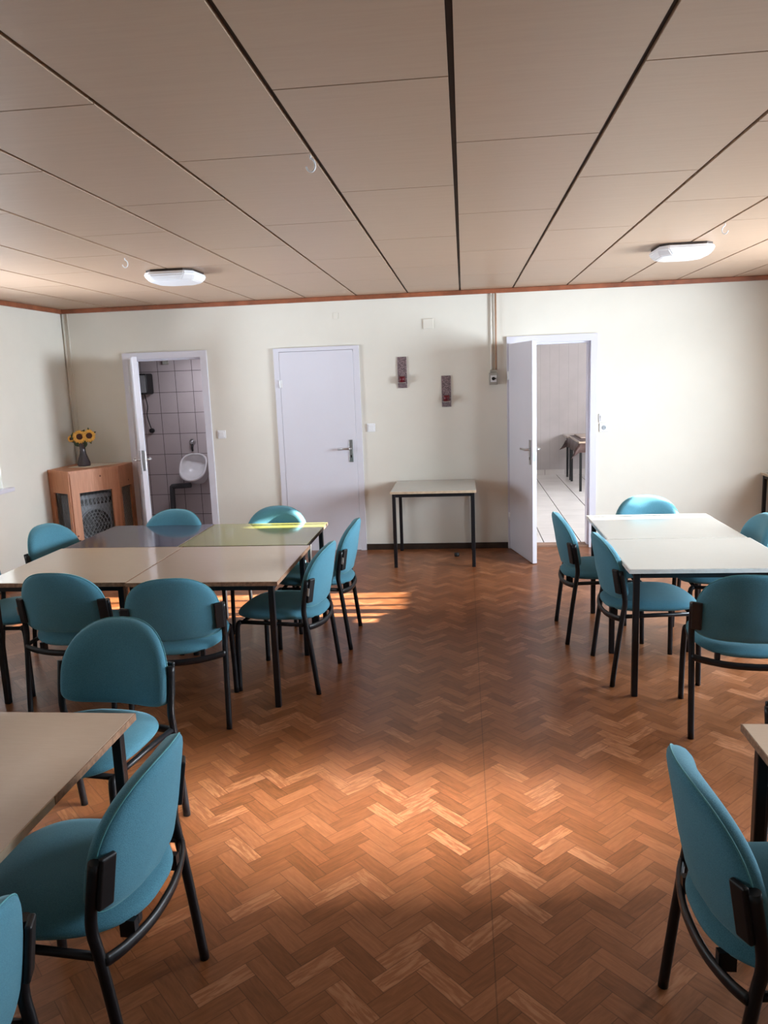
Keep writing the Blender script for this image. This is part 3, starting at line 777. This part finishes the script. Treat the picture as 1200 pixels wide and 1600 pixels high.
# ------------------------------------------------------------------ chairs
HW, HWC = .234, .241
def back_y(x, z): return -.188-.060*(1-(x/.235)**2)-.15*(z-.6)-.25*max(0, z-.66)**1.6
def pillow(outl, depth, rings=(1, .996, .985, .955, .89, .76, .52, .26), pw=5):
    """closed cushion: outl = list of 2-D points (a,b); depth(a,b,r,side) -> 3-D point"""
    bm = bmesh.new(); n = len(outl); ca = sum(p[0] for p in outl)/n; cb = sum(p[1] for p in outl)/n
    side_r = {}
    for side in (1, -1):
        rs = []
        for i, r in enumerate(rings):
            if side == -1 and i == 0: rs.append(side_r[1][0]); continue
            rs.append([bm.verts.new(depth(ca+(a-ca)*r, cb+(b-cb)*r, r, side)) for a, b in outl])
        side_r[side] = rs
        for A, B in zip(rs, rs[1:]):
            for k in range(n): bm.faces.new((A[k], A[(k+1)%n], B[(k+1)%n], B[k])).smooth = True
        c = bm.verts.new(depth(ca, cb, 0, side))
        for k in range(n): bm.faces.new((rs[-1][k], rs[-1][(k+1)%n], c)).smooth = True
    return bm
def back_outline(n=56):
    o = []
    for k in range(n):
        a = 2*PI*k/n; c, s = math.cos(a), math.sin(a)
        e = 2/2.5 if s > 0 else 2/5.0
        zz = .565+.078*sgnpow(s, e)-.010*(1-c*c)
        z = zz if s > 0 else zz
        if s > 0: z = .565+(.805-.565)*abs(s)**e
        o.append((.232*sgnpow(c, e), z))
    return o
BO = back_outline()
def back_depth(x, z, r, side):
    T = .031*(max(0, 1-r**16)**.5*.72+.28*max(0, 1-r**3))
    y = back_y(x, z)
    if side == 1: return (x, y+T*1.75+.006*math.exp(-((z-.52)/.09)**2)*(1-r), z)
    return (x, y-T*.75+.010*math.exp(-((z-.50)/.06)**2)*(1-r)**.5, z)
def seat_outline(n=56):
    o = []
    for k in range(n):
        a = 2*PI*k/n; c, s = math.cos(a), math.sin(a); e = 2/3.0 if s > 0 else 2/2.8
        w = .237-(.020 if s > 0 else .035)*abs(s)**2
        o.append((w*sgnpow(c, e), .028+(.232 if s > 0 else .272)*sgnpow(s, e)))
    return o
SO = seat_outline()
def seat_depth(x, y, r, side):
    e = max(0, 1-r**9)**.5*.75+.25*max(0, 1-r**3)
    zr = .436-.016*max(0, (y-.12)/.14)**2-.010*max(0, (-y-.08)/.1)
    return (x, y, zr+.038*e-.010*(1-(x/.24)**2)*0 if side == 1 else zr-.033*e)
def leg_tube(pts): 
    bm = bmesh.new(); tube(bm, pts, .0142, 12, smooth_n=4); return bm
def make_chair():
    t = thing('stacking_chair', '', 'chair', (0, 0, 0))
    st_ = obj('seat', pillow(SO, seat_depth), 'fabric', t)
    bk = obj('backrest', pillow(BO, back_depth), 'fabric', t)
    bm = bmesh.new(); tube(bm, [(x*1.004, back_y(x, z)-.002, .5900+(z-.59)*1.004) for x, z in BO+[BO[0]]], .0022, 6, cap=False); obj('piping', bm, 'piping', bk)
    for s in (-1, 1):
        obj('leg', leg_tube([(s*HW, -.238, 0), (s*.2355, -.212, .22), (s*.237, -.188, .40), (s*.2385, -.178, .465), (s*.240, -.184, .53), (s*HWC, -.204, .646)]), 'black', t)
        obj('leg', leg_tube([(s*HW, .222, 0), (s*.232, .219, .20), (s*.226, .214, .372), (s*.220, .195, .399)]), 'black', t)
        c = bbox(-.023, .023, -.008, .008, -.068, .068, .006, 3)
        c.transform(Matrix.Translation((s*.224, -.2185, .588)) @ Matrix.Rotation(math.radians(9), 4, 'X') @ Matrix.Rotation(s*math.radians(22), 4, 'Z'))
        obj('back_clip', c, 'blackplastic', t)
    bm = bmesh.new()
    for s in (-1, 1): tube(bm, [(s*.220, .200, .399), (s*.224, .0, .397), (s*.233, -.185, .395)], .011, 10)
    tube(bm, [(-.221, .185, .397), (.221, .185, .397)], .011, 10)
    obj('seat_frame', bm, 'black', t)
    bm = bmesh.new(); tube(bm, [(-.236, -.197, .384), (-.18, -.219, .377), (-.09, -.238, .370), (0, -.243, .368), (.09, -.238, .370), (.18, -.219, .377), (.236, -.197, .384)], .010, 10, r2=.0165, smooth_n=4)
    for s in (-1, 1):
        obar(bm, (s*.13, -.230), (s*.13, -.190), .020, .372, .418)
    obj('rear_rail', bm, 'black', t)
    return t
proto = make_chair()
bm = bbox(-.0008, .0008, -.011, .011, -.022, .022)
ST = bpy.data.meshes.new('sticker'); bm.to_mesh(ST); bm.free(); ST.materials.append(M['sticker'])
CH = [
 (-2.065, 3.80, -1.3, 'teal chair seen from behind at the beige tables, nearer the left wall', 'g1', True),
 (-1.478, 3.665, 12.1, 'teal chair seen from behind at the beige table beside the aisle', 'g1', False),
 (-1.039, 4.164, 84.8, 'teal chair in side view at the aisle end of the beige table', 'g1', True),
 (-.986, 4.846, 90.1, 'teal chair in side view at the aisle end of the olive table', 'g1', True),
 (-2.128, 5.079, 179.9, 'teal chair behind the blue-grey table, in front of the washroom door', 'g1', False),
 (-1.369, 5.133, 179.9, 'teal chair behind the olive table with a sunlit backrest, by the closed door', 'g1', False),
 (-2.592, 4.767, -103.8, 'teal chair at the wall side of the blue-grey table, below the heater cabinet', 'g1', False),
 (-2.685, 4.082, -88.8, 'teal chair cut off by the picture edge at the wall side of the beige tables', 'g1', False),
 (-1.402, 2.511, 172.7, 'teal chair facing the camera across the torn-edged beige table', 'g2', False),
 (-1.053, 1.738, 88.5, 'large close-up teal chair pushed up to the torn-edged beige table', 'g2', False),
 (-1.135, 1.085, 86.0, 'teal chair of which only a sliver shows at the bottom left corner', 'g2', False),
 (.856, 4.948, -88.3, 'teal chair at the aisle side of the cream tables, nearer the kitchen door', 'g3', False),
 (1.001, 4.288, -86.7, 'teal chair at the aisle side of the nearer cream table', 'g3', False),
 (1.293, 3.636, -9.6, 'teal chair seen from behind, pushed up to the near end of the cream tables', 'g3', False),
 (1.284, 5.296, 180, 'teal chair behind the cream tables with a sunlit backrest, right of the kitchen door', 'g3', False),
 (1.56, 4.80, 86, 'teal chair on the window side of the cream tables, cut off by the frame', 'g3', False),
 (.769, 1.712, -88.5, 'large close-up teal chair at the beige table on the right', 'g4', False),
 (1.170, 2.15, 178, 'teal chair beyond the right beige table, only its black back clip showing', 'g4', False),
]
G = {'g1': 'chairs around the multicoloured tables', 'g2': 'chairs around the torn-edged beige table', 'g3': 'chairs around the cream tables', 'g4': 'chairs around the right beige table'}
for i, (x, y, a, lb, g, stk) in enumerate(CH):
    c = proto if i == 0 else copy_tree(proto)
    CH[i] = (c,)+CH[i]
for c, x, y, a, lb, g, stk in CH:
    c.location = (x, y, 0); c.rotation_euler = (0, 0, math.radians(a)); c['label'] = lb; c['category'] = 'chair'; c['group'] = G[g]
    if stk:
        cl = [k for k in c.children if k.name.startswith('back_clip')][0]
        s = bpy.data.objects.new('sticker', ST); C.objects.link(s); s.parent = cl; s['label'] = 'white paper sticker'
        s.location = (-.2468, -.2085, .586); s.rotation_euler = (math.radians(9), 0, math.radians(-22))

# ------------------------------------------------------------------ camera
f_, yaw, pitch, roll, h_ = 1192.48715, .108409944, .174856576, -.0372837659, 1.70903013
cy, sy, cp, sp = math.cos(yaw), math.sin(yaw), math.cos(pitch), math.sin(pitch)
fw = Vector((-sy*cp, cy*cp, -sp)); rt = Vector((cy, sy, 0)); up = rt.cross(fw)
cr, sr = math.cos(roll), math.sin(roll)
r2_ = rt*cr+up*sr; u2_ = up*cr-rt*sr
cam = bpy.data.cameras.new('camera'); co = bpy.data.objects.new('camera', cam); C.objects.link(co)
co.matrix_world = Matrix(((r2_.x, u2_.x, -fw.x, 0), (r2_.y, u2_.y, -fw.y, 0), (r2_.z, u2_.z, -fw.z, h_), (0, 0, 0, 1)))
cam.sensor_fit = 'VERTICAL'; cam.sensor_height = 36; cam.lens = f_/1600*36; cam.clip_start = .02
scn.camera = co

# ------------------------------------------------------------------ light
w = bpy.data.worlds.new('world'); scn.world = w; w.use_nodes = True
nt = w.node_tree; bg = nt.nodes['Background']; bg.inputs['Color'].default_value = (.72, .84, 1, 1); bg.inputs['Strength'].default_value = 2.0
def area(name, loc, dirv, sx, sy, power, col, spread=180):
    l = bpy.data.lights.new(name, 'AREA'); l.shape = 'RECTANGLE'; l.size = sx; l.size_y = sy; l.energy = power; l.color = col; l.spread = math.radians(spread)
    o = bpy.data.objects.new(name, l); C.objects.link(o); o.location = loc
    d = Vector(dirv).normalized(); z = -d; y = (Vector((0, 0, 1))-z*z.z).normalized(); x = y.cross(z)
    o.matrix_world = Matrix(((x.x, y.x, z.x, loc[0]), (x.y, y.y, z.y, loc[1]), (x.z, y.z, z.z, loc[2]), (0, 0, 0, 1)))
    return o
area('daylight_right_window', (XR-.03, 5.1, 1.55), (-1, 0, -.10), 1.6, 1.2, 158, (.80, .90, 1), 145)
area('daylight_right_near', (XR+.02, 2.92, 1.55), (-1, -.045, -.45), .46, 1.15, 19, (.97, .98, 1), 15)
area('daylight_right_sky', (XR-.03, 2.74, 1.55), (-1, 0, -.05), .98, 1.15, 60, (.72, .86, 1), 160)
area('daylight_left_window', (XL-.30, 5.3, 1.5), (1, 0, -.05), 1.7, 1.2, 160, (.80, .89, 1))
area('daylight_left_near', (XL-.30, 2.0, 1.5), (1, 0, -.05), 1.9, 1.2, 30, (.78, .89, 1))
area('daylight_kitchen', (4.36, 9.2, 1.55), (-1, -.05, -.25), 1.9, 1.2, 170, (.90, .93, 1))
area('washroom_fill', (-2.75, 7.95, H-.47), (-.2, .3, -1), .3, .3, 8.0, (.88, .90, 1))  # unseen fill light added to brighten the washroom tiles
s = bpy.data.lights.new('sun', 'SUN'); s.energy = 60; s.angle = math.radians(.5); s.color = (1, .93, .80)
so = bpy.data.objects.new('sun', s); C.objects.link(so)
dv = Vector((-.9645, -.041, -.2588)).normalized(); so.rotation_euler = dv.to_track_quat('-Z', 'Y').to_euler(); so.location = (8, 5, 4)

vs_ = scn.view_settings
scn.display_settings.display_device = 'sRGB'
vs_.view_transform = 'Standard'; vs_.look = 'None'; vs_.gamma = 1; vs_.use_curve_mapping = False; vs_.exposure = 0.46
scn.cycles.use_denoising = True
scn.cycles.max_bounces = 8; scn.cycles.diffuse_bounces = 5; scn.cycles.glossy_bounces = 4
scn.cycles.sample_clamp_indirect = 6; scn.cycles.caustics_reflective = False; scn.cycles.caustics_refractive = False
